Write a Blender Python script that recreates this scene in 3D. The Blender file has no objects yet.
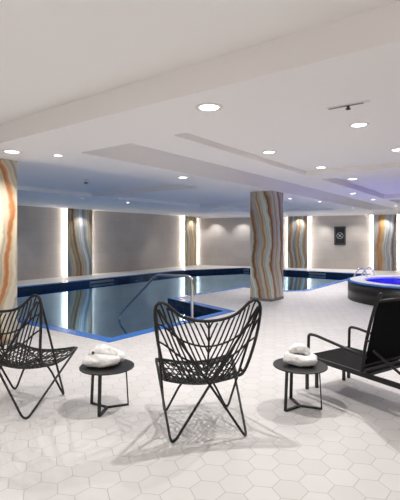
import bpy, bmesh, math, random
from mathutils import Vector, Matrix
random.seed(4)
PI = math.pi
sc = bpy.context.scene
C = sc.collection

# ------------------------------------------------ camera, world, exposure
EYE = 1.5          # eye height
FPX = 417.0        # focal length in pixels of the 400 px wide frame
HOR = 237.0        # horizon row
cd = bpy.data.cameras.new('camera')
cam = bpy.data.objects.new('camera', cd)
C.objects.link(cam)
cam.location = (0, 0, EYE)
cam.rotation_euler = (PI/2, 0, 0)
cd.sensor_fit = 'HORIZONTAL'
cd.sensor_width = 36
cd.lens = FPX/400*36
cd.shift_y = (HOR-250)/400
cd.clip_start = .05
sc.camera = cam
w = bpy.data.worlds.new('world')
sc.world = w
w.use_nodes = True
w.node_tree.nodes['Background'].inputs[0].default_value = (.9, .92, 1, 1)
w.node_tree.nodes['Background'].inputs[1].default_value = .05
sc.view_settings.view_transform = 'Standard'
sc.view_settings.look = 'None'
sc.view_settings.exposure = 0.20
sc.view_settings.gamma = 1
P_SPOT = 70.0      # downlight power
P_BACK = 100.0     # added unseen fill downlights over the entrance half
P_WASH = 46.0      # small wall washers
P_STRIP = 30.0      # strip lights behind the onyx panels
P_POOL = 15.0
P_SPA = 7.0
WARM = (1.0, .965, .94)

# ------------------------------------------------ frame of the room (u along the beam, v along the pool)
UX, UY = .805, -.593
VX, VY = .593, .805
def xy(u, v): return (u*UX+v*VX, u*UY+v*VY)
def uv(x, y): return (x*UX+y*UY, x*VX+y*VY)
YAW = math.atan2(UY, UX)
S = 2.58           # soffit height
NEAR = 2.80        # near ceiling height

# ------------------------------------------------ material helpers
def mat(name, col, rough=.6, metal=0, spec=.5, bump=0, bscale=80, var=0, vscale=3):
    m = bpy.data.materials.new(name); m.use_nodes = True
    nt = m.node_tree; b = nt.nodes['Principled BSDF']
    b.inputs['Base Color'].default_value = (*col, 1)
    b.inputs['Roughness'].default_value = rough
    b.inputs['Metallic'].default_value = metal
    b.inputs['Specular IOR Level'].default_value = spec
    tc = nt.nodes.new('ShaderNodeTexCoord')
    if bump:
        n = nt.nodes.new('ShaderNodeTexNoise'); n.inputs['Scale'].default_value = bscale
        n.inputs['Detail'].default_value = 4
        nt.links.new(tc.outputs['Object'], n.inputs['Vector'])
        bp = nt.nodes.new('ShaderNodeBump'); bp.inputs['Strength'].default_value = bump
        bp.inputs['Distance'].default_value = .01
        nt.links.new(n.outputs['Fac'], bp.inputs['Height'])
        nt.links.new(bp.outputs['Normal'], b.inputs['Normal'])
    if var:
        n = nt.nodes.new('ShaderNodeTexNoise'); n.inputs['Scale'].default_value = vscale
        n.inputs['Detail'].default_value = 5
        nt.links.new(tc.outputs['Object'], n.inputs['Vector'])
        r = nt.nodes.new('ShaderNodeMapRange'); r.inputs[1].default_value = .3; r.inputs[2].default_value = .7
        r.inputs[3].default_value = 1-var; r.inputs[4].default_value = 1+var
        nt.links.new(n.outputs['Fac'], r.inputs[0])
        mx = nt.nodes.new('ShaderNodeVectorMath'); mx.operation = 'SCALE'
        mx.inputs[0].default_value = col
        nt.links.new(r.outputs[0], mx.inputs['Scale'])
        nt.links.new(mx.outputs[0], b.inputs['Base Color'])
    return m
def emit(name, col, s):
    m = bpy.data.materials.new(name); m.use_nodes = True
    nt = m.node_tree; nt.nodes.clear()
    e = nt.nodes.new('ShaderNodeEmission'); o = nt.nodes.new('ShaderNodeOutputMaterial')
    e.inputs[0].default_value = (*col, 1); e.inputs[1].default_value = s
    nt.links.new(e.outputs[0], o.inputs[0])
    return m

class G:           # tiny node graph helper
    def __init__(s, nt): s.nt = nt
    def n(s, t, **k):
        x = s.nt.nodes.new(t)
        for a, b in k.items(): setattr(x, a, b)
        return x
    def plug(s, sock, v):
        if isinstance(v, (int, float)): sock.default_value = v
        elif isinstance(v, tuple): sock.default_value = v
        else: s.nt.links.new(v, sock)
    def m(s, op, a, b=0.0, c=None):
        x = s.n('ShaderNodeMath', operation=op)
        s.plug(x.inputs[0], a); s.plug(x.inputs[1], b)
        if c is not None: s.plug(x.inputs[2], c)
        return x.outputs[0]

def hex_floor():
    m = bpy.data.materials.new('hexagon_tile'); m.use_nodes = True
    nt = m.node_tree; g = G(nt); b = nt.nodes['Principled BSDF']
    geo = g.n('ShaderNodeNewGeometry')
    sep = g.n('ShaderNodeSeparateXYZ'); nt.links.new(geo.outputs['Position'], sep.inputs[0])
    a = EYE/8.087; c, s = math.cos(.175), math.sin(.175)
    X, Y = sep.outputs[0], sep.outputs[1]
    x = g.m('ADD', g.m('SUBTRACT', g.m('MULTIPLY', X, c/a), g.m('MULTIPLY', Y, s/a)), -.081+.433+200*math.sqrt(3))
    y = g.m('ADD', g.m('ADD', g.m('MULTIPLY', X, s/a), g.m('MULTIPLY', Y, c/a)), -15.4+.25+300)
    r3 = math.sqrt(3)
    def cell(ox, oy):
        px = g.m('SUBTRACT', g.m('MODULO', g.m('ADD', x, ox), r3), r3/2)
        py = g.m('SUBTRACT', g.m('MODULO', g.m('ADD', y, oy), 1.0), .5)
        d2 = g.m('ADD', g.m('MULTIPLY', px, px), g.m('MULTIPLY', py, py))
        return px, py, d2
    ax, ay, ad = cell(r3/2, .5)
    bx, by, bd = cell(0, 0)
    pick = g.m('LESS_THAN', ad, bd)
    def mix(p, q): return g.m('ADD', g.m('MULTIPLY', pick, p), g.m('MULTIPLY', g.m('SUBTRACT', 1.0, pick), q))
    hx = mix(ax, bx); hy = mix(ay, by)
    qx = g.m('ABSOLUTE', hx); qy = g.m('ABSOLUTE', hy)
    dist = g.m('MAXIMUM', qy, g.m('ADD', g.m('MULTIPLY', qx, r3/2), g.m('MULTIPLY', qy, .5)))
    edge = g.n('ShaderNodeMapRange', interpolation_type='SMOOTHSTEP')
    nt.links.new(dist, edge.inputs[0]); edge.inputs[1].default_value = .482; edge.inputs[2].default_value = .497
    # id of the tile
    idx = g.m('SUBTRACT', x, hx); idy = g.m('SUBTRACT', y, hy)
    cmb = g.n('ShaderNodeCombineXYZ')
    nt.links.new(g.m('ROUND', g.m('MULTIPLY', idx, 2/r3)), cmb.inputs[0])
    nt.links.new(g.m('ROUND', g.m('MULTIPLY', idy, 2.0)), cmb.inputs[1])
    wn = g.n('ShaderNodeTexWhiteNoise', noise_dimensions='3D'); nt.links.new(cmb.outputs[0], wn.inputs['Vector'])
    cl = g.n('ShaderNodeTexNoise'); cl.inputs['Scale'].default_value = 5; cl.inputs['Detail'].default_value = 5
    nt.links.new(geo.outputs['Position'], cl.inputs['Vector'])
    tone = g.m('ADD', g.m('MULTIPLY', wn.outputs['Value'], .075), g.m('MULTIPLY', cl.outputs['Fac'], .07))
    ramp = g.n('ShaderNodeMixRGB'); g.plug(ramp.inputs[0], g.m('MULTIPLY', tone, 6.5))
    ramp.inputs[1].default_value = (.72, .705, .69, 1); ramp.inputs[2].default_value = (.63, .61, .595, 1)
    fin = g.n('ShaderNodeMixRGB'); g.plug(fin.inputs[0], g.m('MULTIPLY', edge.outputs[0], .62))
    nt.links.new(ramp.outputs[0], fin.inputs[1]); fin.inputs[2].default_value = (.30, .285, .27, 1)
    nt.links.new(fin.outputs[0], b.inputs['Base Color'])
    g.plug(b.inputs['Roughness'], g.m('ADD', .42, g.m('MULTIPLY', edge.outputs[0], .4)))
    b.inputs['Specular IOR Level'].default_value = .3
    bp = g.n('ShaderNodeBump'); bp.inputs['Strength'].default_value = .25; bp.inputs['Distance'].default_value = .002
    g.plug(bp.inputs['Height'], g.m('SUBTRACT', 1.0, edge.outputs[0]))
    nt.links.new(bp.outputs[0], b.inputs['Normal'])
    return m

def onyx(name, cols, freq=2.2, warp=.5, seed=0., tilt=0., rough=.22, phase=0.):
    # vertical wavy bands of stone; cols = [(pos, rgb), ...]
    m = bpy.data.materials.new(name); m.use_nodes = True
    nt = m.node_tree; g = G(nt); b = nt.nodes['Principled BSDF']
    tc = g.n('ShaderNodeTexCoord'); sep = g.n('ShaderNodeSeparateXYZ')
    nt.links.new(tc.outputs['Object'], sep.inputs[0])
    cz = g.n('ShaderNodeCombineXYZ')
    g.plug(cz.inputs[0], g.m('MULTIPLY', sep.outputs[0], .55)); g.plug(cz.inputs[1], g.m('MULTIPLY', sep.outputs[1], .55))
    g.plug(cz.inputs[2], g.m('ADD', sep.outputs[2], seed))
    n1 = g.n('ShaderNodeTexNoise'); n1.inputs['Scale'].default_value = .75; n1.inputs['Detail'].default_value = 1.5
    nt.links.new(cz.outputs[0], n1.inputs['Vector'])
    n2 = g.n('ShaderNodeTexNoise'); n2.inputs['Scale'].default_value = 4.5; n2.inputs['Detail'].default_value = 4
    nt.links.new(cz.outputs[0], n2.inputs['Vector'])
    across = g.m('ADD', sep.outputs[0], sep.outputs[1])
    t = g.m('ADD', across, g.m('MULTIPLY', g.m('SUBTRACT', n1.outputs['Fac'], .5), warp*.8))
    t = g.m('ADD', t, g.m('MULTIPLY', g.m('SINE', g.m('ADD', g.m('MULTIPLY', sep.outputs[2], 2.5), seed*2.1)), warp*.22))
    t = g.m('ADD', t, g.m('MULTIPLY', g.m('SINE', g.m('ADD', g.m('MULTIPLY', sep.outputs[2], 5.3), seed)), warp*.07))
    t = g.m('ADD', t, g.m('MULTIPLY', sep.outputs[2], tilt))
    t = g.m('ADD', t, g.m('MULTIPLY', g.m('SUBTRACT', n2.outputs['Fac'], .5), .13))
    t = g.m('ADD', g.m('MULTIPLY', t, freq), phase)
    f = g.m('FRACT', g.m('ADD', t, 50.0))
    cr = g.n('ShaderNodeValToRGB'); nt.links.new(f, cr.inputs[0])
    el = cr.color_ramp.elements
    el[0].position, el[0].color = cols[0][0], (*cols[0][1], 1)
    el[1].position, el[1].color = cols[-1][0], (*cols[-1][1], 1)
    for p, c in cols[1:-1]:
        e = el.new(p); e.color = (*c, 1)
    # fine growth lines
    c2 = g.n('ShaderNodeCombineXYZ'); g.plug(c2.inputs[0], g.m('MULTIPLY', t, 19.0)); g.plug(c2.inputs[2], g.m('MULTIPLY', sep.outputs[2], .8))
    n3 = g.n('ShaderNodeTexNoise'); n3.inputs['Scale'].default_value = 1.0; n3.inputs['Detail'].default_value = 3
    nt.links.new(c2.outputs[0], n3.inputs['Vector'])
    mr = g.n('ShaderNodeMapRange'); nt.links.new(n3.outputs['Fac'], mr.inputs[0])
    mr.inputs[1].default_value = .3; mr.inputs[2].default_value = .7; mr.inputs[3].default_value = .58; mr.inputs[4].default_value = 1.14
    mu = g.n('ShaderNodeVectorMath', operation='SCALE'); nt.links.new(cr.outputs[0], mu.inputs[0]); nt.links.new(mr.outputs[0], mu.inputs['Scale'])
    nt.links.new(mu.outputs[0], b.inputs['Base Color'])
    b.inputs['Roughness'].default_value = rough
    b.inputs['Specular IOR Level'].default_value = .35
    return m

def plaster_wall(name, col):
    # large format stone tiles with faint joints
    m = mat(name, col, .7, 0, .25)
    nt = m.node_tree; g = G(nt); b = nt.nodes['Principled BSDF']
    tc = g.n('ShaderNodeTexCoord'); mp = g.n('ShaderNodeMapping')
    nt.links.new(tc.outputs['Object'], mp.inputs[0]); mp.inputs['Rotation'].default_value = (PI/2, 0, 0)
    br = g.n('ShaderNodeTexBrick'); nt.links.new(mp.outputs[0], br.inputs['Vector'])
    br.inputs['Scale'].default_value = 1; br.inputs['Brick Width'].default_value = .9; br.inputs['Row Height'].default_value = .43
    br.inputs['Mortar Size'].default_value = .005; br.inputs['Bias'].default_value = 0
    br.inputs['Color1'].default_value = (*col, 1); br.inputs['Color2'].default_value = (*[k*.93 for k in col], 1)
    br.inputs['Mortar'].default_value = (*[k*.8 for k in col], 1)
    n = g.n('ShaderNodeTexNoise'); n.inputs['Scale'].default_value = 1.6; n.inputs['Detail'].default_value = 6
    nt.links.new(tc.outputs['Object'], n.inputs['Vector'])
    r = g.n('ShaderNodeMapRange'); nt.links.new(n.outputs['Fac'], r.inputs[0]); r.inputs[1].default_value = .3; r.inputs[2].default_value = .7
    r.inputs[3].default_value = .93; r.inputs[4].default_value = 1.05
    mu = g.n('ShaderNodeVectorMath', operation='SCALE'); nt.links.new(br.outputs['Color'], mu.inputs[0]); nt.links.new(r.outputs[0], mu.inputs['Scale'])
    nt.links.new(mu.outputs[0], b.inputs['Base Color'])
    return m

def mosaic(name, c1, c2, size=.025, rough=.25):
    m = mat(name, c1, rough)
    nt = m.node_tree; g = G(nt); b = nt.nodes['Principled BSDF']
    geo = g.n('ShaderNodeNewGeometry')
    v = g.n('ShaderNodeTexVoronoi', distance='CHEBYCHEV'); v.inputs['Scale'].default_value = 1/size
    v.inputs['Randomness'].default_value = 0
    nt.links.new(geo.outputs['Position'], v.inputs['Vector'])
    wn = g.n('ShaderNodeTexWhiteNoise'); nt.links.new(v.outputs['Position'], wn.inputs['Vector'])
    mx = g.n('ShaderNodeMixRGB'); nt.links.new(wn.outputs['Value'], mx.inputs[0])
    mx.inputs[1].default_value = (*c1, 1); mx.inputs[2].default_value = (*c2, 1)
    nt.links.new(mx.outputs[0], b.inputs['Base Color'])
    return m

def water(name, tint, bump=.02, scale=1.4, ior=1.36, refl=(.50, .75, 1)):
    m = bpy.data.materials.new(name); m.use_nodes = True
    nt = m.node_tree; nt.nodes.clear(); g = G(nt)
    o = g.n('ShaderNodeOutputMaterial'); mix = g.n('ShaderNodeMixShader')
    tr = g.n('ShaderNodeBsdfTransparent'); tr.inputs[0].default_value = (*tint, 1)
    gl = g.n('ShaderNodeBsdfGlossy'); gl.inputs['Roughness'].default_value = .015; gl.inputs[0].default_value = (*refl, 1)
    fr = g.n('ShaderNodeFresnel'); fr.inputs[0].default_value = ior
    n = g.n('ShaderNodeTexNoise'); n.inputs['Scale'].default_value = scale; n.inputs['Detail'].default_value = 1
    geo = g.n('ShaderNodeNewGeometry'); nt.links.new(geo.outputs['Position'], n.inputs['Vector'])
    bp = g.n('ShaderNodeBump'); bp.inputs['Strength'].default_value = bump; bp.inputs['Distance'].default_value = .05
    nt.links.new(n.outputs['Fac'], bp.inputs['Height'])
    nt.links.new(bp.outputs[0], gl.inputs['Normal'])
    nt.links.new(fr.outputs[0], mix.inputs[0]); nt.links.new(tr.outputs[0], mix.inputs[1]); nt.links.new(gl.outputs[0], mix.inputs[2])
    nt.links.new(mix.outputs[0], o.inputs[0])
    return m

M = dict(
    floor=hex_floor(),
    ceil=mat('white_ceiling_paint', (.93, .905, .89), .75, 0, .2),
    wall=plaster_wall('taupe_stone_wall', (.50, .455, .42)),
    paint=mat('cream_wall_paint', (.74, .70, .67), .8, 0, .2),
    coping=mosaic('blue_mosaic_coping', (.022, .15, .55), (.035, .20, .66)),
    band=mosaic('dark_waterline_mosaic', (.006, .012, .03), (.01, .03, .07)),
    basin=mosaic('blue_basin_mosaic', (.02, .16, .40), (.04, .22, .5), .05),
    water=water('pool_water', (.42, .66, .80)),
    spawater=water('spa_water', (.45, .5, .97), .25, 9, 1.06, (.25, .25, .9)),
    black=mat('black_powder_coated_metal', (.012, .012, .013), .42, .2, .5, bump=.05, bscale=300),
    rattan=mat('black_cord_webbing', (.010, .010, .011), .5, 0, .45, bump=.4, bscale=260),
    tabletop=mat('matt_black_tabletop', (.022, .022, .023), .5, 0, .4, bump=.06, bscale=200, var=.15, vscale=6),
    sling=mat('black_mesh_sling', (.010, .010, .011), .75, 0, .12, bump=.5, bscale=500),
    chrome=mat('brushed_stainless_steel', (.62, .60, .57), .22, 1, .5, bump=.02, bscale=120),
    towel=mat('white_terry_towel', (.88, .87, .86), .95, 0, .1, bump=.35, bscale=170, var=.03, vscale=30),
    spawall=mosaic('black_brown_spa_mosaic', (.007, .006, .005), (.018, .016, .014), .03, .35),
    spadeck=mat('white_spa_rim_stone', (.80, .80, .80), .35, 0, .4, var=.04, vscale=8),
    spatile=mosaic('spa_blue_mosaic', (.001, .002, .40), (.002, .004, .55), .03),
    sign=mat('black_sign_panel', (.008, .008, .009), .45, bump=.03),
    signwhite=mat('silver_sign_print', (.40, .42, .44), .5, bump=.02),
    trim=mat('white_lamp_trim', (.82, .80, .78), .4, bump=.02),
    grey=mat('grey_metal_grille', (.22, .21, .20), .5, .3, bump=.05),
    dark=mat('dark_slot_interior', (.05, .05, .05), .7, bump=.05),
    lens=emit('lit_lamp_lens', (1.0, .97, .94), 9),
    lensoff=emit('lit_small_lamp_lens', (1.0, .96, .92), 4),
    strip=emit('lit_strip', (1.0, .95, .88), P_STRIP),
    marker=mat('grey_marker_plate', (.10, .13, .16), .4, bump=.02),
)
CREAM, ORANGE, BROWN = (.66, .56, .40), (.46, .21, .09), (.20, .12, .08)
GREY, DGREY, GREEN, TAN = (.48, .50, .48), (.24, .25, .25), (.52, .58, .52), (.55, .43, .27)
M['onyx_main'] = onyx('banded_onyx_column', [(0, GREY), (.14, CREAM), (.24, ORANGE), (.30, CREAM), (.42, GREEN), (.55, (.72, .76, .74)), (.66, TAN), (.72, BROWN), (.80, ORANGE), (.86, (.45, .36, .30)), (1, GREY)], 2.1, .42, 3.0, .16, phase=.3)
M['onyx_left'] = onyx('pale_onyx_column', [(0, (.74, .68, .54)), (.30, (.74, .66, .50)), (.42, (.55, .50, .38)), (.47, ORANGE), (.52, (.55, .24, .10)), (.56, CREAM), (.72, (.50, .49, .44)), (.80, (.66, .62, .52)), (1, (.74, .68, .54))], 1.15, .50, 6.2, .05, phase=.0)
M['onyx_grey'] = onyx('grey_onyx_panel', [(0, TAN), (.12, BROWN), (.2, TAN), (.34, GREY), (.5, (.62, .65, .66)), (.6, DGREY), (.72, GREY), (.86, TAN), (1, (.33, .26, .17))], 1.0, .22, 1.7, .14, phase=.35)
M['onyx_tan'] = onyx('tan_onyx_panel', [(0, TAN), (.15, (.40, .30, .18)), (.3, CREAM), (.48, (.30, .25, .18)), (.6, TAN), (.75, GREY), (.88, (.42, .30, .18)), (1, TAN)], 1.5, .30, 4.1, phase=.3)
M['onyx_rust'] = onyx('rust_onyx_panel', [(0, DGREY), (.13, TAN), (.25, ORANGE), (.33, GREY), (.47, GREEN), (.6, (.36, .26, .17)), (.72, ORANGE), (.8, GREY), (1, DGREY)], 1.5, .26, 8.3, phase=.45)
M['onyx_blue'] = onyx('blue_grey_onyx_panel', [(0, GREY), (.12, ORANGE), (.26, (.58, .38, .16)), (.36, (.60, .60, .55)), (.5, (.42, .46, .48)), (.6, (.66, .69, .70)), (.7, BROWN), (.76, (.45, .48, .48)), (1, GREY)], .95, .16, 2.4, -.05, phase=.62)

# ------------------------------------------------ mesh helpers
def obj(name, bm, m, parent=None, smooth=False):
    me = bpy.data.meshes.new(name)
    bmesh.ops.recalc_face_normals(bm, faces=bm.faces[:])
    bm.to_mesh(me); bm.free()
    for k in (m if isinstance(m, (list, tuple)) else [m]): me.materials.append(k)
    if smooth: me.polygons.foreach_set('use_smooth', [True]*len(me.polygons))
    o = bpy.data.objects.new(name, me); C.objects.link(o)
    if parent: o.parent = parent
    return o
def thing(name, label, cat, loc=(0, 0, 0), rz=0, group=None):
    o = bpy.data.objects.new(name, None); C.objects.link(o)
    o.location = loc; o.rotation_euler = (0, 0, rz); o.empty_display_size = .1
    o['label'] = label; o['category'] = cat
    if group: o['group'] = group
    return o
def tag(o, label, cat, group=None):
    o['label'] = label; o['category'] = cat
    if group: o['group'] = group
    return o
def struct(o): o['kind'] = 'structure'; return o
def B(): return bmesh.new()
def box(bm, c, s, rot=None, bevel=0):
    r = bmesh.ops.create_cube(bm, size=1)
    mtx = Matrix.Translation(c) @ (rot.to_4x4() if rot else Matrix()) @ Matrix.Diagonal((*s, 1))
    bmesh.ops.transform(bm, matrix=mtx, verts=r['verts'])
    if bevel:
        es = list({e for v in r['verts'] for e in v.link_edges})
        bmesh.ops.bevel(bm, geom=es, offset=bevel, segments=2, affect='EDGES', profile=.6)
def bar(bm, a, b, wd, th, side=Vector((0, 0, 1)), bevel=.002):
    # rectangular bar from a to b, 'wd' measured along side
    a = Vector(a); b = Vector(b); d = (b-a); L = d.length; d.normalize()
    s = (Vector(side) - d*Vector(side).dot(d)).normalized(); t = d.cross(s)
    rot = Matrix((d, s, t)).transposed()
    box(bm, (a+b)/2, (L, wd, th), rot, bevel)
def tube(bm, pts, r, n=8, closed=False):
    pts = [Vector(p) for p in pts]; N = len(pts); rings = []; prev = None
    for i, p in enumerate(pts):
        if closed: d = pts[(i+1) % N]-pts[i-1]
        else: d = pts[min(i+1, N-1)]-pts[max(i-1, 0)]
        d.normalize()
        if prev is None:
            a = Vector((0, 0, 1)) if abs(d.z) < .9 else Vector((1, 0, 0))
            prev = (a-d*a.dot(d)).normalized()
        else:
            prev = (prev-d*prev.dot(d))
            prev.normalize()
        q = d.cross(prev)
        rr = r[i] if isinstance(r, (list, tuple)) else r
        rings.append([bm.verts.new(p+(prev*math.cos(2*PI*k/n)+q*math.sin(2*PI*k/n))*rr) for k in range(n)])
    for i in range(N if closed else N-1):
        A, D = rings[i], rings[(i+1) % N]
        off = 0
        if closed and i == N-1:
            off = min(range(n), key=lambda o: (A[0].co-D[o].co).length)
        for k in range(n):
            bm.faces.new((A[k], A[(k+1) % n], D[(k+1+off) % n], D[(k+off) % n]))
    if not closed:
        bm.faces.new(rings[0][::-1]); bm.faces.new(rings[-1])
def catmull(P, seg=6, closed=False):
    P = [Vector(p) for p in P]; out = []; N = len(P)
    for i in range(N if closed else N-1):
        if closed: p0, p1, p2, p3 = P[i-1], P[i], P[(i+1) % N], P[(i+2) % N]
        else: p0, p1, p2, p3 = P[max(i-1, 0)], P[i], P[i+1], P[min(i+2, N-1)]
        for k in range(seg):
            t = k/seg
            out.append(.5*((2*p1)+(p2-p0)*t+(2*p0-5*p1+4*p2-p3)*t*t+(3*p1-p0-3*p2+p3)*t**3))
    if not closed: out.append(P[-1])
    return out
def fillet(P, rad, seg=6):
    P = [Vector(p) for p in P]; out = [P[0]]
    for i in range(1, len(P)-1):
        a = P[i-1]-P[i]; b = P[i+1]-P[i]
        r = min(rad, a.length*.48, b.length*.48)
        s = P[i]+a.normalized()*r; e = P[i]+b.normalized()*r
        for k in range(seg+1):
            t = k/seg; out.append(s*(1-t)**2+P[i]*2*t*(1-t)+e*t*t)
    out.append(P[-1]); return out
def lathe(bm, prof, n=48, c=(0, 0, 0), caps=True):
    rings = []
    for r, z in prof:
        rings.append([bm.verts.new((c[0]+r*math.cos(2*PI*k/n), c[1]+r*math.sin(2*PI*k/n), c[2]+z)) for k in range(n)])
    for A, D in zip(rings, rings[1:]):
        for k in range(n): bm.faces.new((A[k], A[(k+1) % n], D[(k+1) % n], D[k]))
    if caps: bm.faces.new(rings[0][::-1]); bm.faces.new(rings[-1])
def poly_prism(bm, pts, z0, z1):
    lo = [bm.verts.new((x, y, z0)) for x, y in pts]; hi = [bm.verts.new((x, y, z1)) for x, y in pts]
    n = len(pts)
    for i in range(n): bm.faces.new((lo[i], lo[(i+1) % n], hi[(i+1) % n], hi[i]))
    return lo, hi
def wall_slab(bm, a, b, z0, z1, th, side):
    # vertical slab from a to b, thickness th to the 'side' (+1 = left of a->b)
    a = Vector(a); b = Vector(b); d = (b-a).normalized(); nrm = Vector((-d.y, d.x))*side*th
    L = [(a.x, a.y), (b.x, b.y), (b.x+nrm.x, b.y+nrm.y), (a.x+nrm.x, a.y+nrm.y)]
    lo, hi = poly_prism(bm, L, z0, z1); bm.faces.new(lo[::-1]); bm.faces.new(hi)

# ------------------------------------------------ outline of the hall
UL = -13.5         # left wall
UR = 4.2           # right wall
VB = -4.0          # wall behind
corner = (-.17, 22.35)
FAR_D = Vector((8.12, -3.45)).normalized()
def on_far(px):    # point of the far wall under an image column
    k = (px-200)/FPX
    # corner + FAR_D*t = (k*Y, Y)
    t = (k*corner[1]-corner[0])/(FAR_D.x-k*FAR_D.y)
    return Vector(corner)+FAR_D*t
def on_left(px):
    k = (px-200)/FPX
    Y = UL/(k*UX+UY); return Vector((k*Y, Y))
def far_at_u(u):
    n = Vector((UX, UY)); t = (u-n.dot(Vector(corner)))/n.dot(FAR_D); return Vector(corner)+FAR_D*t
cornerL = far_at_u(UL)
farR = far_at_u(UR)
backL = Vector(xy(UL, VB)); backR = Vector(xy(UR, VB))

def slab_obj(name, a, b, z0, z1, side, m):
    # object axes follow the wall so that the tile joints do too
    a = Vector(a); b = Vector(b); d = b-a
    o = bpy.data.objects.new(name, None)
    bm = B(); wall_slab(bm, (0, 0), (d.length, 0), z0, z1, .15, side)
    o = obj(name, bm, m); o.location = (a.x, a.y, 0); o.rotation_euler = (0, 0, math.atan2(d.y, d.x))
    return struct(o)
slab_obj('wall_left', backL, cornerL, 0, NEAR+.3, 1, M['wall'])
slab_obj('wall_far', cornerL, farR, 0, NEAR+.3, 1, M['wall'])
slab_obj('wall_right', farR, backR, 0, NEAR+.3, 1, M['paint'])
slab_obj('wall_back', backR, backL, 0, NEAR+.3, 1, M['paint'])

# ------------------------------------------------ pool outline (outer edge of the blue coping)
outer = [xy(-11.9, 4.0), xy(-4.55, 4.0), (.73, 8.42), (-.54, 10.25), (1.30, 12.35), (2.36, 11.44), (3.0, 11.55),
         xy(-4.42, 17.7), xy(-10.4, 17.7), xy(-11.9, 14.7)]
def offset(poly, d):
    n = len(poly); out = []
    for i in range(n):
        p0, p1, p2 = Vector(poly[i-1]), Vector(poly[i]), Vector(poly[(i+1) % n])
        d1 = (p1-p0).normalized(); d2 = (p2-p1).normalized()
        n1 = Vector((-d1.y, d1.x)); n2 = Vector((-d2.y, d2.x))
        b = (n1+n2); b = b/b.dot(n1) if abs(b.dot(n1)) > 1e-6 else n1
        out.append(tuple(p1+b*d))
    return out
inner = offset(outer, .20)
area = sum(outer[i-1][0]*outer[i][1]-outer[i][0]*outer[i-1][1] for i in range(len(outer)))
if area < 0: inner = offset(outer, -.20)
NP = len(outer)

# floor with the pool cut out
bm = B()
room = [tuple(backL), tuple(cornerL), tuple(farR), tuple(backR)]
def loop(bm, pts, z):
    vs = [bm.verts.new((x, y, z)) for x, y in pts]
    return vs, [bm.edges.new((vs[i], vs[(i+1) % len(vs)])) for i in range(len(vs))]
v1, e1 = loop(bm, room, 0); v2, e2 = loop(bm, outer, 0)
bmesh.ops.triangle_fill(bm, use_beauty=True, edges=e1+e2)
for f in bm.faces[:]:
    c = f.calc_center_median()
for i in range(NP):
    a, b = v2[i], v2[(i+1) % NP]
    c1 = bm.verts.new((a.co.x, a.co.y, -.05)); c2 = bm.verts.new((b.co.x, b.co.y, -.05))
    bm.faces.new((a, b, c2, c1))
fl = obj('floor', bm, M['floor']); struct(fl)
if sum(p.normal.z*p.area for p in fl.data.polygons) < 0: fl.data.flip_normals()

# coping ring
bm = B()
o0 = [bm.verts.new((x, y, -.05)) for x, y in outer]; o1 = [bm.verts.new((x, y, .004)) for x, y in outer]
i1 = [bm.verts.new((x, y, .004)) for x, y in inner]; i0 = [bm.verts.new((x, y, -.035)) for x, y in inner]
for i in range(NP):
    j = (i+1) % NP
    for A, D in ((o0, o1), (o1, i1), (i1, i0), (i0, o0)): bm.faces.new((A[i], A[j], D[j], D[i]))
struct(obj('trim_pool_coping', bm, M['coping']))
# basin: dark band at the waterline, blue mosaic below
WL = -.15
bm = B()
lv = [[bm.verts.new((x, y, z)) for x, y in offset(outer, .205 if area > 0 else -.205)] for z in (-.006, -.30, -1.35)]
for k, (A, D) in enumerate(zip(lv, lv[1:])):
    for i in range(NP):
        j = (i+1) % NP; f = bm.faces.new((A[i], A[j], D[j], D[i])); f.material_index = k
f = bm.faces.new(lv[-1]); f.material_index = 1
struct(obj('pool_basin', bm, [M['band'], M['basin']]))
bm = B(); f = bm.faces.new([bm.verts.new((x, y, WL)) for x, y in offset(outer, .208 if area > 0 else -.208)])
bmesh.ops.triangulate(bm, faces=bm.faces[:])
wo = obj('pool_water', bm, M['water'])
wo['kind'] = 'stuff'; tag(wo, 'still dark blue water filling the large swimming pool', 'water')
# steps under the water beside the handrail
bm = B()
for k in range(3):
    c = xy(-4.80-.17-.34*k, 5.3); h = 1.35-.30-.30*k
    box(bm, (c[0], c[1], -1.35+h/2), (.34, 1.8, h), Matrix.Rotation(YAW, 3, 'Z'))
struct(obj('pool_steps', bm, M['basin']))

# ------------------------------------------------ ceiling as stepped levels
rec = [((-2.85, 3.2), (3.39, 7.0), S+.07), ((-2.80, 3.2), (7.6, 12.6), S+.12), ((-4.40, -3.48), (3.39, 17.5), S+.32),
       ((-9.0, -5.4), (3.39, 7.3), S+.10), ((-9.0, -5.4), (7.95, 12.2), S+.10), ((-9.0, -5.4), (12.9, 16.4), S+.10),
       ((-2.8, 3.2), (13.2, 16.8), S+.10)]
def level(u, v):
    if v < 2.5: return NEAR
    for (a, b), (c, d), z in rec:
        if a < u < b and c < v < d: return z
    return S
us = sorted({UL-.05, UR+.05, *[k for r in rec for k in r[0]]}); vs = sorted({VB-.05, 2.5, 25.0, *[k for r in rec for k in r[1]]})
bm = B()
def q(pts): bm.faces.new([bm.verts.new((*xy(u, v), z)) for u, v, z in pts])
lev = [[level((us[i]+us[i+1])/2, (vs[j]+vs[j+1])/2) for j in range(len(vs)-1)] for i in range(len(us)-1)]
for i in range(len(us)-1):
    for j in range(len(vs)-1):
        z = lev[i][j]; a, b, c, d = us[i], us[i+1], vs[j], vs[j+1]
        q([(a, c, z), (b, c, z), (b, d, z), (a, d, z)])
        if i+1 < len(us)-1 and lev[i+1][j] != z: y = lev[i+1][j]; q([(b, c, z), (b, d, z), (b, d, y), (b, c, y)])
        if j+1 < len(vs)-1 and lev[i][j+1] != z: y = lev[i][j+1]; q([(a, d, z), (b, d, z), (b, d, y), (a, d, y)])
nf = Vector((-FAR_D.y, FAR_D.x, 0))
bmesh.ops.remove_doubles(bm, verts=bm.verts[:], dist=1e-4)
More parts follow.
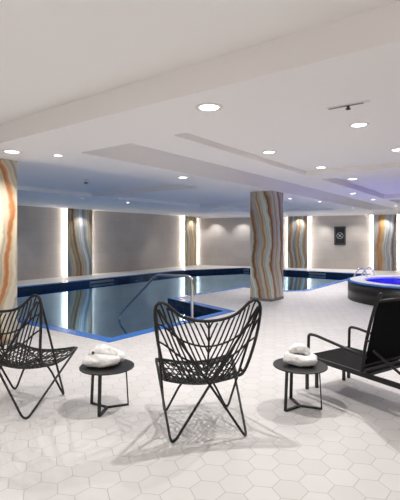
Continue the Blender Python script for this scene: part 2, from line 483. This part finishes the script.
bmesh.ops.bisect_plane(bm, geom=bm.verts[:]+bm.edges[:]+bm.faces[:], plane_co=(*(Vector(corner)+Vector((nf.x, nf.y))*.05), 0), plane_no=nf, clear_outer=True)
struct(obj('ceiling', bm, M['ceil']))

bm = B(); a_ = cornerL+FAR_D*.02; b_ = farR-FAR_D*.02
wall_slab(bm, a_, b_, S-.08, S+.02, .28, -1); struct(obj('trim_far_bulkhead', bm, M['ceil']))
# ------------------------------------------------ onyx columns and lit panels
def column(name, u0, u1, v0, v1, m, label):
    c = xy((u0+u1)/2, (v0+v1)/2)
    t = thing(name, label, 'column', (c[0], c[1], 0), YAW)
    bm = B(); a, b = (u1-u0)/2, (v1-v0)/2
    box(bm, (0, 0, S/2), (2*a, 2*b, S), bevel=.008)
    obj('stone_cladding', bm, m, t)
    bm = B(); box(bm, (0, 0, .03), (2*a+.012, 2*b+.012, .06), bevel=.003)
    p = obj('plinth_band', bm, M['grey'], t)
    return t
column('onyx_column', -4.97, -4.40, 8.78, 9.40, M['onyx_main'], 'square onyx column with wavy brown and grey bands standing free on the tiled peninsula')
column('onyx_column', -6.15, -5.60, 2.68, 3.23, M['onyx_left'], 'cream onyx column with one orange vein at the left edge behind the chair')

def panel(a, b, nrm, m, label, gap=.15, th=.06, S=S):
    # a,b on the wall surface; nrm points into the hall
    a = Vector(a); b = Vector(b); d = (b-a); L = d.length; d.normalize(); nrm = Vector(nrm).normalized()
    mid = (a+b)/2
    ang = math.atan2(d.y, d.x)
    t = thing('onyx_panel', label, 'wall panel', (mid.x, mid.y, 0), ang, 'backlit onyx panels on the walls')
    s = 1 if Vector((-d.y, d.x)).dot(nrm) > 0 else -1
    bm = B(); box(bm, (0, s*(gap+th/2), S/2+.002), (L, th, S-.006), bevel=.004); obj('stone_slab', bm, m, t)
    bm = B()
    for q_ in (-1, 1): box(bm, (q_*(L/2-.12), s*gap/2, S/2), (.05, gap, S-.1))
    obj('mounting_frame', bm, M['grey'], t)
    for q_ in (-1, 1):
        bm = B(); box(bm, (q_*(L/2-.04), s*(gap-.03), S/2), (.03, .03, S-.02)); obj('light_strip', bm, M['strip'], t)
    return t
nl = (UX, UY); nfar = (FAR_D.y, -FAR_D.x)
panel(on_left(64.5), on_left(89), nl, M['onyx_grey'], 'tall grey and tan onyx panel lit from behind on the left wall')
panel(on_left(182), on_left(193.5), nl, M['onyx_tan'], 'narrow tan onyx panel lit from behind near the far corner')
panel(on_far(288.5), on_far(308), nfar, M['onyx_rust'], 'rust and grey onyx panel on the far wall left of the black sign', S=S-.081)
panel(on_far(373.5), on_far(396.5), nfar, M['onyx_blue'], 'wide blue grey onyx panel with orange edge right of the black sign', S=S-.081)

# ------------------------------------------------ black wall sign
a, b = on_far(334.3), on_far(345.7); mid = (a+b)/2; wd = (b-a).length
nv = Vector(nfar).normalized()
t = thing('wall_sign', 'black rectangular sign with a round white emblem on the far wall', 'sign', (mid.x+nv.x*.02, mid.y+nv.y*.02, 1.56), math.atan2(FAR_D.y, FAR_D.x))
bm = B(); box(bm, (0, 0, 0), (wd, .03, .86), bevel=.004); obj('sign_board', bm, M['sign'], t)
bm = B()
for s in (-1, 1):
    box(bm, (0, -.017, s*.37), (wd*.8, .004, .008)); box(bm, (s*wd*.4, -.017, 0), (.008, .004, .74))
obj('border_line', bm, M['grey'], t)
bm = B()
tube(bm, [(  .14*math.cos(2*PI*k/32), -.02, .14*math.sin(2*PI*k/32)) for k in range(32)], .010, 6, True)
for ang in (PI/4, -PI/4):
    c, s = math.cos(ang)*.13, math.sin(ang)*.13
    tube(bm, [(-c, -.02, -s), (c, -.02, s)], .011, 6)
box(bm, (0, -.02, 0), (.07, .012, .07), Matrix.Rotation(PI/4, 3, 'Y'))
obj('round_emblem', bm, M['signwhite'], t)

# ------------------------------------------------ lamps
def spot(parent, p, power, blend=.6, ang=130, rad=.05, col=WARM):
    l = bpy.data.lights.new('lamp_light', 'SPOT'); l.energy = power; l.spot_size = math.radians(ang); l.spot_blend = blend
    l.shadow_soft_size = rad; l.color = col
    o = bpy.data.objects.new('lamp_light', l); C.objects.link(o); o.parent = parent; o.location = p
    return o
def downlight(x, y, z, r, power, label, lens='lens', ang=135, rad=.05, group='round ceiling downlights'):
    t = thing('ceiling_downlight', label, 'ceiling light', (x, y, z), 0, group)
    bm = B(); lathe(bm, [(r, 0), (r, -.004), (r*.96, -.008), (r*.74, -.008), (r*.70, -.003), (r*.70, 0)], 32, caps=False)
    obj('trim_ring', bm, M['trim'], t, True)
    bm = B(); lathe(bm, [(r*.72, -.001), (r*.72, -.004), (r*.4, -.006), (.002, -.007)], 32); obj('lens', bm, M[lens], t, True)
    if power: spot(t, (0, 0, -.03), power, .7, ang, rad)
    return t
def at(px, py, z):   # the point at height z seen at a pixel
    Y = FPX*(z-EYE)/(HOR-py); return ((px-200)/FPX*Y, Y)
def zc(x, y): return level(*uv(x, y))
A1 = 'round ceiling downlights'
spots = [
    (209, 107, S, .115, 1.3, 'largest round downlight on the beam above the middle chair'),
    (12, 151.5, S, .115, 1.2, 'round downlight on the beam in front of the left onyx column'),
    (359, 124.6, S+.07, .10, 1.45, 'round downlight just beyond the ceiling vent at right'),
    (398, 149.5, S+.07, .10, .65, 'round downlight cut by the right edge of the picture'),
    (269, 152, S+.07, .10, .65, 'round downlight left of centre in the square ceiling recess'),
    (321, 167.3, S+.07, .10, .5, 'round downlight near the far left corner of the square recess'),
    (183, 177.3, S, .10, 1.35, 'round downlight on the grey strip beside the pool ceiling'),
    (58, 155.2, S, .07, .35, 'small round downlight where beam and pool ceiling meet at left'),
    (353, 178.8, S, .10, .5, 'round downlight on the rib before the violet recess'),
    (353, 193.3, S, .09, .5, 'round downlight on the rib left of the violet recess'),
]
for px, py, z, r, k, lab in spots:
    x, y = at(px, py, z); downlight(x, y, z, r, P_SPOT*k, lab, rad=.025)
for (u, v), lab in (((-4.62, 8.2), 'small downlight in front of the free onyx column top'), ((-4.6, 12.4), 'small downlight behind the free onyx column on the long strip'), ((-4.6, 15.8), 'small downlight farthest along the long ceiling strip')):
    if lab.startswith('small downlight in front'): continue
    x, y = xy(u, v); downlight(x, y, S, .08, P_SPOT*1.3, lab)
# wall washers near the walls
def wash(px, wall, off, lab, pw=1.0):
    p = wall(px); n = Vector(nl if wall is on_left else nfar).normalized(); p = p+n*off
    downlight(p.x, p.y, S, .07, P_WASH*pw, lab, 'lensoff', 110, .03, 'small wall washing downlights')
wash(77, on_left, .55, 'small downlight above the grey onyx panel on the left wall', .9)
wash(188, on_left, .45, 'small downlight above the narrow tan onyx panel')
wash(216, on_far, .45, 'small downlight washing the far wall right of the corner', 1.3)
wash(243, on_far, .45, 'small downlight washing the far wall left of the free column', 1.3)
wash(300, on_far, .45, 'small downlight above the rust onyx panel')
wash(323, on_far, .6, 'small added fill downlight washing the far wall left of the sign', 1.1)  # extra washer added to brighten the wall around the sign
wash(356, on_far, .6, 'small added fill downlight washing the far wall right of the sign', 1.1)  # second washer added for the same wall
wash(384, on_far, .55, 'small downlight above the wide blue grey onyx panel', 1.3)
for px, py, lab in ((82, 198, 'small downlight on the ceiling edge over the left pool wall'), (120, 197.6, 'small downlight on the ceiling edge right of the grey panel'), (244, 208.5, 'tiny downlight on the far ceiling strip left of the free column'), (355, 209.5, 'tiny downlight on the far ceiling above the black sign')):
    x, y = at(px, py, S); downlight(x, y, S, .06, P_WASH*1.2, lab, 'lensoff', 130, .03, 'small wall washing downlights')
for v, where in ((7.6, 'left'), (10.6, 'middle'), (14.6, 'right')):  # lamps added only to whiten the deck beyond the pool
    x, y = xy(-12.75, v); downlight(x, y, S, .06, P_SPOT*.6, '%s of three small added fill downlights over the deck beyond the pool' % where, 'lensoff', 78, .03, 'added fill downlights over the far deck')
for u, where in ((-9.6, 'left'), (-6.8, 'right')):  # two more added lamps, brightening the deck before the far wall
    x, y = xy(u, 18.5 if u < -8 else 19.0); downlight(x, y, S, .06, P_SPOT*.6, '%s of two small added fill downlights over the deck before the far wall' % where, 'lensoff', 78, .03, 'added fill downlights over the far deck')
# unseen fill downlights added behind and beside the camera to brighten the hall
for i, (u, v) in enumerate([(-5.2, .6), (-2.6, .6), (0.2, .6), (2.8, .6), (-5.2, -2), (-2.6, -2), (0, -2), (2.6, -2), (1.6, 5.2), (1.6, 9.2), (2.2, 12.5)]):
    x, y = xy(u, v); downlight(x, y, level(u, v), .11, P_BACK*(1.7 if v < 0 else .25 if v < 2.5 else .4), 'added unseen fill downlight in the entrance half of the hall ceiling', group='added fill downlights over the entrance half')
for (u, v), where in (((-4.9, 10.9), 'column side'), ((-9.6, 4.6), 'left'), ((-9.6, 9.2), 'middle'), ((-9.6, 13.8), 'far')):  # added lamps that lift the peninsula and the far half
    x, y = xy(u, v); downlight(x, y, S, .07, P_SPOT*(2.0 if u > -6 else .6), 'small added fill downlight on the soffit along the %s of the pool ceiling' % where, group='added fill downlights along the pool ceiling')
for (u, v), where in (((-3.1, 12.6), 'beyond'), ((-3.1, 15.6), 'far beyond')):  # extra lamps added on the rib to brighten the far floor
    x, y = xy(u, v); downlight(x, y, S, .08, P_SPOT*1.3, 'added fill downlight on the narrow ceiling rib %s the free column' % where)

# blue underwater lamps; the near one is added, unseen, to make the water bluer
for i, (u, v) in enumerate([(-11.62, 9.0), (-8.5, 17.42), (-8.0, 4.28)]):
    x, y = xy(u, v); rz = YAW if u < -11 else (YAW-PI/2 if v > 10 else YAW+PI/2)
    t = thing('underwater_lamp', 'round underwater lamp %s wall of the pool' % ('left' if u < -11 else 'far' if v > 10 else 'added unseen in the near'), 'pool light', (x, y, -.7), rz, 'underwater lamps of the pool')
    bm = B(); lathe(bm, [(.12, 0), (.12, .02), (.09, .03), (.085, .02)], 24); ob = obj('bezel', bm, M['chrome'], t); ob.rotation_euler = (0, PI/2, 0)
    l = bpy.data.lights.new('pool_lamp_light', 'POINT'); l.energy = P_POOL*1.2; l.color = (.5, .8, 1); l.shadow_soft_size = .12
    o = bpy.data.objects.new('pool_lamp_light', l); C.objects.link(o); o.parent = t; o.location = (.25, 0, 0)

# ceiling vent with sprinkler head
x, y = at(349, 103.8, S)
t = thing('ceiling_vent', 'narrow slotted ceiling vent at the beam edge above the lounger', 'vent', (x, y+.02, S), YAW)
bm = B(); box(bm, (0, 0, -.004), (.34, .05, .008), bevel=.002); obj('vent_frame', bm, M['trim'], t)
bm = B(); box(bm, (-.02, 0, -.009), (.28, .026, .003)); obj('slot', bm, M['grey'], t)
bm = B(); lathe(bm, [(.012, -.01), (.012, -.03), (.02, -.034), (.02, -.04), (.002, -.042)], 16); ob = obj('nozzle', bm, M['dark'], t)
x, y = at(86, 179.5, S+.10)
t = thing('ceiling_sprinkler', 'small dark sprinkler head on the blue grey pool ceiling', 'sprinkler', (x, y, S+.10))
bm = B(); lathe(bm, [(.05, 0), (.05, -.01), (.02, -.02), (.018, -.06)], 20); obj('escutcheon', bm, M['trim'], t)
bm = B(); lathe(bm, [(.018, -.06), (.045, -.064), (.045, -.075), (.01, -.085)], 16); obj('deflector', bm, M['dark'], t)

# ------------------------------------------------ pool wall grilles
def grille(u, v, L, along_v, label):
    x, y = xy(u, v)
    t = thing('skimmer_grille', label, 'grille', (x, y, -.09), YAW+(PI/2 if along_v else 0), 'grilles on the dark waterline band')
    bm = B(); box(bm, (0, 0, 0), (L, .012, .085), bevel=.003); obj('back_plate', bm, M['marker'], t)
    bm = B(); s = 1 if not along_v else 1
    for k in range(3): box(bm, (0, -.010*(1 if along_v else 1), -.025+.025*k), (L*.92, .012, .009))
    obj('slats', bm, M['grey'], t)
uL = [uv(*p) for p in inner]
grille(-11.69, 9.95, 1.1, True, 'grey slotted grille on the left part of the far pool edge')
grille(-6.6, 17.49, .75, False, 'grey slotted grille on the pool edge behind the free column')
grille(-10.15, 17.49, .35, False, 'small pale grille on the pool edge near the far corner')

# ------------------------------------------------ pool handrail
p0 = Vector((*xy(-4.43, 5.78), 0))
du = Vector((UX, UY, 0))
t = thing('pool_handrail', 'stainless steel handrail sloping from the tiles down into the pool', 'handrail', p0)
path = fillet([(0, 0, .0), (0, 0, .81), tuple(-du*.84+Vector((0, 0, .795))), tuple(-du*1.84+Vector((0, 0, -.05))), tuple(-du*1.86+Vector((0, 0, -.85)))], .11, 8)
bm = B(); tube(bm, path, .024, 12); obj('rail_tube', bm, M['chrome'], t, True)
bm = B(); lathe(bm, [(.045, 0), (.045, .008), (.024, .012)], 24); obj('floor_flange', bm, M['chrome'], t)

# ------------------------------------------------ spa
SX, SY, SR, SH = 5.08, 9.85, 1.5, .46
t = thing('whirlpool_spa', 'raised round whirlpool with black outer wall white rim and violet water', 'hot tub', (SX, SY, 0))
bm = B(); lathe(bm, [(SR-.02, 0), (SR, .0), (SR, SH-.04), (SR-.03, SH-.04)], 96, caps=False); obj('outer_wall', bm, M['spawall'], t, True)
bm = B(); lathe(bm, [(SR-.02, SH-.034), (SR+.015, SH-.034), (SR+.015, SH-.008), (SR-.05, SH+.002), (SR-.05, SH-.045)], 96, caps=False); obj('blue_edge', bm, M['coping'], t)
bm = B(); lathe(bm, [(SR-.05, SH-.03), (SR-.05, SH+.004), (SR-.36, SH+.006), (SR-.40, SH-.01), (SR-.40, SH-.06)], 96, caps=False); obj('rim', bm, M['spadeck'], t, True)
bm = B(); lathe(bm, [(SR-.40, SH-.05), (SR-.40, -.05+SH-.4), (SR-.75, SH-.42), (SR-.78, .03), (.01, .03)], 96, caps=False); obj('tub', bm, M['spatile'], t)
bm = B(); lathe(bm, [(SR-.395, SH-.045), (.01, SH-.045)], 96, caps=False); wv = obj('spa_water', bm, M['spawater'], t); wv['label'] = 'glowing blue violet water'
for k in range(4):
    l = bpy.data.lights.new('spa_lamp_light', 'POINT'); l.energy = P_SPA; l.color = (.03, .02, 1.0); l.shadow_soft_size = .08
    o = bpy.data.objects.new('spa_lamp_light', l); C.objects.link(o); o.parent = t
    o.location = (.62*math.cos(k*PI/2+.5), .62*math.sin(k*PI/2+.5), .18)
# spa grab rails at the far left of the rim
for k, (px, sz, lab) in enumerate(((360.5, .16, 'left of two arched chrome grab rails on the whirlpool rim'), (368, .14, 'right of two arched chrome grab rails on the whirlpool rim'))):
    Y = 10.88+.24*k; x = (px-200)/FPX*Y
    t = thing('grab_rail', lab, 'grab rail', (x, Y, SH+.012), .25, 'chrome grab rails on the whirlpool')
    bm = B(); tube(bm, catmull([(-.19, 0, .0), (-.14, 0, .10), (0, 0, .21), (.12, 0, .16), (.19, 0, .0)], 8), .018, 10); obj('rail_tube', bm, M['chrome'], t, True)
    for s in (-.19, .19): bm = B(); lathe(bm, [(.035, 0), (.035, .008), (.02, .012)], 16, (s, 0, 0)); obj('flange', bm, M['chrome'], t)

# ------------------------------------------------ butterfly chair
def shell(s, tt):
    # s -1..1 across, t 0..1 from top of back to front edge
    def sp(K, x):
        x = max(0, min(1, x))*(len(K)-1); i = min(int(x), len(K)-2); f = x-i
        p0, p1, p2, p3 = K[max(i-1, 0)], K[i], K[i+1], K[min(i+2, len(K)-1)]
        return tuple(.5*((2*b)+(c-a)*f+(2*a-5*b+4*c-d)*f*f+(3*b-a-3*c+d)*f**3) for a, b, c, d in zip(p0, p1, p2, p3))
    side = sp([(.410, -.255, 1.01), (.395, -.235, .82), (.355, -.19, .61), (.312, -.12, .43), (.305, .04, .355), (.33, .25, .375), (.35, .41, .43)], tt)
    mid = sp([(0, -.25, .87), (0, -.245, .70), (0, -.20, .52), (0, -.11, .375), (0, .04, .305), (0, .20, .325), (0, .33, .395)], tt)
    a = abs(s); k = a**1.9
    x = side[0]*s
    lift = (math.exp(-((a-.84)/.16)**2)-.37*a**8)*(1-tt)**6*.075   # rounded wing tip
    return Vector((x*(1 - .02*math.sin(PI*a)), mid[1]+(side[1]-mid[1])*k, mid[2]+(side[2]-mid[2])*k+lift))
def rim_pts():
    out = []
    n = 26
    for i in range(n+1): out.append(shell(-1+2*i/n, 0))
    for i in range(1, 22): out.append(shell(1, i/22))
    for i in range(n+1): out.append(shell(1-2*i/n, 1))
    for i in range(1, 22): out.append(shell(-1, 1-i/22))
    # round the four peaks
    N = len(out)
    for _ in range(3): out = [(out[i-1]+out[i]*2+out[(i+1) % N])/4 for i in range(N)]
    return out
def make_chair(label):
    t = thing('butterfly_chair', label, 'chair', group='black webbed butterfly chairs')
    bm = B(); tube(bm, rim_pts(), .0120, 8, True); obj('rim', bm, M['rattan'], t, True)
    bm = B()
    R = .0052
    def strand(fn, n, r=R):
        pts = [shell(*fn(i/n)) for i in range(n+1)]
        if sum((a-b).length for a, b in zip(pts, pts[1:])) > .03: tube(bm, pts, r, 6)
    # spine and cross bands of the back
    strand(lambda f: (0, f), 20, .008)
    for te, tm in ((.13, .185), (.235, .315)):
        strand(lambda f: (-1+2*f, te+(tm-te)*math.sin(PI*f)), 20, .0072)
    # leaf veins rising outward from the spine
    for sd in (-1, 1):
        for k in range(11):
            t0 = .07+.082*k
            pts = []
            for i in range(25):
                f = i/24*.99; v = t0-.74*f-.05*f*f
                if v < 0: break
                pts.append(shell(sd*f, v))
            if len(pts) > 2: tube(bm, pts, .0066, 6)
    obj('back_webbing', bm, M['rattan'], t, True)
    # denser lattice over the seat
    bm = B()
    for k in range(8):
        tb = .46+.068*k
        strand(lambda f: (-1+2*f, tb+.03*math.sin(PI*f)), 16, .0058)
    for sd in (-1, 1):
        for k in range(19):
            s0 = -1.75+.145*k
            pts = []
            for i in range(19):
                f = i/18; s = (s0+.9*f)
                if abs(s) <= .985: pts.append(shell(sd*s, .44+.56*f))
            if len(pts) > 2: tube(bm, pts, .0056, 6)
    obj('seat_webbing', bm, M['rattan'], t, True)
    BL, BR, FL, FR = [shell(*q_) for q_ in ((-.98, .03), (.98, .03), (-.98, .985), (.98, .985))]
    fz = .0098
    nl_, nr_, fl_, fr_ = (-.275, -.275, fz), (.275, -.275, fz), (-.27, .275, fz), (.27, .275, fz)
    def hp(a, foot, b):
        foot = Vector(foot); P = [Vector(a[-1])] if False else []
        P = [Vector(p) for p in a]+[foot]+[Vector(p) for p in b]
        ia = len(a); da = (P[ia-1]-foot).normalized(); db = (P[ia+1]-foot).normalized()
        P[ia] = foot-(da+db)*(.085/4)
        bm = B(); tube(bm, fillet(P, .085, 8), .0098, 8); obj('leg', bm, M['black'], t, True)
    hp([FL], nl_, [BR+Vector((-.02, -.012, -.02))])
    hp([FR], nr_, [BL+Vector((.02, -.012, -.02))])
    hp([BL], fl_, [(-.13, .25, .265), FR])
    hp([BR], fr_, [(.13, .25, .265), FL])
    return t
def dup(root):
    r = root.copy(); C.objects.link(r)
    for ch in root.children:
        c = ch.copy(); C.objects.link(c); c.parent = r
    return r
ch1 = make_chair('black webbed butterfly chair in the middle seen from behind')
ch1.location = (.02, 3.36, 0); ch1.rotation_euler = (0, 0, math.radians(10.8))
ch2 = dup(ch1); ch2['label'] = 'black webbed butterfly chair cut by the left edge beside a side table'
ch2.location = (-1.63, 3.765, 0); ch2.rotation_euler = (0, 0, math.radians(-15))

# ------------------------------------------------ side tables
def make_table(label, az):
    t = thing('side_table', label, 'side table', group='small round black side tables')
    TR, TZ = .236, .372
    bm = B(); lathe(bm, [(TR-.012, TZ-.014), (TR, TZ-.011), (TR, TZ-.002), (TR-.004, TZ), (.001, TZ)], 64); obj('tabletop', bm, M['tabletop'], t)
    for k in range(3):
        a = math.radians(az[k]); d = Vector((math.cos(a), math.sin(a), 0)); tan = Vector((-d.y, d.x, 0))
        bm = B()
        foot = d*.185+Vector((0, 0, .012)); top = d*.165+Vector((0, 0, TZ-.012))
        bar(bm, top, foot-Vector((0, 0, .011)), .030, .009, tan)
        bar(bm, d*.185+Vector((0, 0, .007)), Vector((0, 0, .007)), .030 if k == 0 else .026, .012, tan)
        obj('leg', bm, M['black'], t)
    return t
t1 = make_table('small round black side table between the two butterfly chairs holding a towel', (262, 20, 150))
t1.location = (-.815, 3.66, 0)
t2 = make_table('small round black side table in front of the lounger holding a towel', (215, 340, 103))
t2.location = (.885, 3.69, 0)

# ------------------------------------------------ towels
def cloth_roll(bm, P, R, seed, n=22, flat=.8, wob=.12):
    # soft thick roll along a path with folded creases
    rnd = random.Random(seed); P = catmull(P, 8); N = len(P)
    ph = [rnd.uniform(0, 6.3) for _ in range(6)]
    rings = []
    for i, p in enumerate(P):
        d = (P[min(i+1, N-1)]-P[max(i-1, 0)]).normalized()
        up = Vector((0, 0, 1)); up = (up-d*up.dot(d)).normalized(); sd = d.cross(up)
        f = i/(N-1); e = max(.12, (1-(2*f-1)**6))**.5
        rr = R(f)*e
        ring = []
        for k in range(n):
            a = 2*PI*k/n
            q_ = 1+wob*(.5*math.sin(3*a+ph[0]+4*f)+.35*math.sin(5*a+ph[1]-7*f)+.3*math.sin(9*f+ph[2]+a))
            ring.append(bm.verts.new(p+(sd*math.cos(a)+up*math.sin(a)*flat)*rr*q_))
        rings.append(ring)
    for A, D in zip(rings, rings[1:]):
        for k in range(n): bm.faces.new((A[k], A[(k+1) % n], D[(k+1) % n], D[k]))
    bm.faces.new(rings[0][::-1]); bm.faces.new(rings[-1])
def soften(o, strength=.022, size=.05):
    m = o.modifiers.new('fuse', 'REMESH'); m.mode = 'VOXEL'; m.voxel_size = .005; m.use_smooth_shade = True
    tx = bpy.data.textures.new('folds', 'CLOUDS'); tx.noise_scale = size; tx.noise_depth = 2
    d = o.modifiers.new('crumple', 'DISPLACE'); d.texture = tx; d.strength = strength; d.mid_level = .5
    k = o.modifiers.new('relax', 'SMOOTH'); k.iterations = 3; k.factor = .6
def settle(o, z):
    m = min(v.co.z for v in o.data.vertices)
    for v in o.data.vertices: v.co.z += z-m
t = thing('folded_towel', 'white towel twisted into a heap on the left side table', 'towel', (-.84, 3.66, .373), 0, 'white towels on the side tables')
bm = B()
cloth_roll(bm, [(-.165, -.02, .045), (-.08, -.05, .04), (.03, -.06, .045), (.14, -.03, .045)], lambda f: .062+.008*math.sin(5*f), 3, flat=.75)
cloth_roll(bm, [(.15, -.01, .05), (.09, .07, .05), (-.03, .08, .05), (-.12, .04, .055)], lambda f: .058, 5, flat=.8)
base = obj('lower_fold', bm, M['towel'], t, True); settle(base, .006); soften(base)
bm = B()
cloth_roll(bm, [(.12, .01, .085), (.05, .015, .115), (-.04, .01, .125), (-.085, -.01, .105)], lambda f: .042+.018*math.sin(PI*f), 8, flat=.8, wob=.14)
cloth_roll(bm, [(-.13, -.03, .07), (-.10, -.03, .105), (-.06, -.01, .135), (-.01, .02, .14)], lambda f: .028+.008*math.sin(PI*f), 9, flat=.8, wob=.14)
soften(obj('upper_fold', bm, M['towel'], t, True))
bm = B(); box(bm, (-.083, -.062, .128), (.022, .008, .022), Matrix.Rotation(.5, 3, 'Y'), .002); p = obj('dark_spot', bm, M['dark'], t); p['label'] = 'small dark spot'  # small dark block on the front of the upper fold
t = thing('folded_towel', 'white towel loosely rolled on the side table by the lounger', 'towel', (.865, 3.68, .373), -.12, 'white towels on the side tables')
bm = B()
cloth_roll(bm, [(-.12, .01, .05), (-.04, -.04, .045), (.06, -.055, .04), (.155, -.04, .04)], lambda f: .062-.016*f, 12, flat=.85, wob=.08)
cloth_roll(bm, [(-.10, .05, .05), (0, .07, .05), (.10, .05, .045), (.14, 0, .045)], lambda f: .058-.01*f, 14, flat=.85)
base = obj('lower_fold', bm, M['towel'], t, True); settle(base, .006); soften(base)
bm = B()
cloth_roll(bm, [(-.06, .03, .09), (-.03, .0, .135), (.02, .01, .145), (.07, .03, .11), (.09, .03, .075)], lambda f: .036+.012*math.sin(PI*f), 15, flat=.85, wob=.13)
soften(obj('upper_fold', bm, M['towel'], t, True))
# ------------------------------------------------ sun lounger
O = Vector((1.075, 4.12, 0)); Lx, Ly = .53, -.848
t = thing('sun_lounger', 'black metal sun lounger with mesh sling armrests and raised back', 'sun lounger', O, math.atan2(Ly, Lx))
# local x = towards the head end, local y = away to the far side (positive)
W = .585; RZ = .315
def L_(bm, a, b, wd, th, side=(0, 0, 1)): bar(bm, a, b, wd, th, Vector(side), .003)
for yy in (0, W):
    bm = B(); L_(bm, (-.02, yy, RZ), (1.85, yy, RZ-.0), .042, .024); obj('side_rail', bm, M['black'], t)
bm = B()
for xx in (0, .64, 1.25, 1.84): L_(bm, (xx, 0, RZ), (xx, W, RZ), .03, .024)
obj('cross_bars', bm, M['black'], t)
for xx, yy in ((-.005, -.018), (.02, .09), (.02, W-.09), (-.005, W+.018), (1.45, -.018), (1.45, W+.018)):
    bm = B(); L_(bm, (xx, yy, RZ+.01), (xx, yy, 0), .030, .022, (1, 0, 0)); obj('leg', bm, M['black'], t)
bm = B()
n = 14
for i in range(n):
    for s in (0,):
        x0, x1 = .0+.66*i/n, .0+.66*(i+1)/n
        z = lambda x: RZ+.025-.014*math.sin(PI*min(1, max(0, x/.66)))
        vs_ = [bm.verts.new(p) for p in ((x0, .015, z(x0)), (x1, .015, z(x1)), (x1, W-.015, z(x1)), (x0, W-.015, z(x0)))]
        bm.faces.new(vs_)
bmesh.ops.remove_doubles(bm, verts=bm.verts[:], dist=1e-5)
bmesh.ops.solidify(bm, geom=bm.faces[:], thickness=.008)
obj('seat_sling', bm, M['sling'], t)
# back rest
H0 = Vector((.605, 0, RZ+.015)); H1 = Vector((.735, 0, .90)); H2 = Vector((.80, 0, 1.035))
for yy in (.0, W):
    o_ = Vector((0, yy, 0)); bm = B(); tube(bm, catmull([H0+o_, (H0+H1)/2+o_+Vector((-.014, 0, 0)), H1+o_, H2+o_], 8), .014, 10); obj('back_post', bm, M['black'], t, True)
bm = B(); H3 = H1+(H2-H1)*.45; tube(bm, [H3, H3+Vector((0, W, 0))], .013, 10); obj('back_cross_bar', bm, M['black'], t, True)
bm = B(); tube(bm, [H0+Vector((.02, 0, .06)), H0+Vector((.02, W, .06))], .013, 10); obj('back_cross_bar', bm, M['black'], t, True)
bm = B(); prof = catmull([H0+Vector((.01, 0, .03)), (H0+H1)/2+Vector((-.004, 0, 0)), H1, H1+(H2-H1)*.45], 8)
rows = [[bm.verts.new(p+Vector((.006, yy, 0))) for yy in (.012, W-.012)] for p in prof]
for A, D in zip(rows, rows[1:]): bm.faces.new((A[0], A[1], D[1], D[0]))
bmesh.ops.solidify(bm, geom=bm.faces[:], thickness=.008)
obj('back_sling', bm, M['sling'], t)
bm = B(); m1 = (H0+H1)/2+Vector((.03, 0, -.08))
for yy in (.03, W-.03): L_(bm, m1+Vector((0, yy, 0)), (1.12, yy, RZ), .022, .012)
L_(bm, (1.12, .0, RZ), (1.12, W, RZ), .022, .012)
L_(bm, (.80, .03, RZ), (1.02, .03, RZ-.0), .02, .012)
obj('back_support', bm, M['black'], t)
for yy in (-.012, W+.012):
    bm = B()
    P = fillet([(.005, yy, RZ), (.01, yy, .545), (.10, yy, .55), (.36, yy, .515), (.66, yy, .475)], .035, 6)
    for a_, b_ in zip(P, P[1:]):
        if (b_-a_).length > 1e-4: pass
    tube(bm, P, .0145, 8); obj('armrest', bm, M['black'], t, True)
for yy in (-.02, W+.02):
    bm = B(); lathe(bm, [(.018, -.006), (.018, .006)], 16, (.68, yy, .62)); obj('pivot_bolt', bm, M['black'], t)
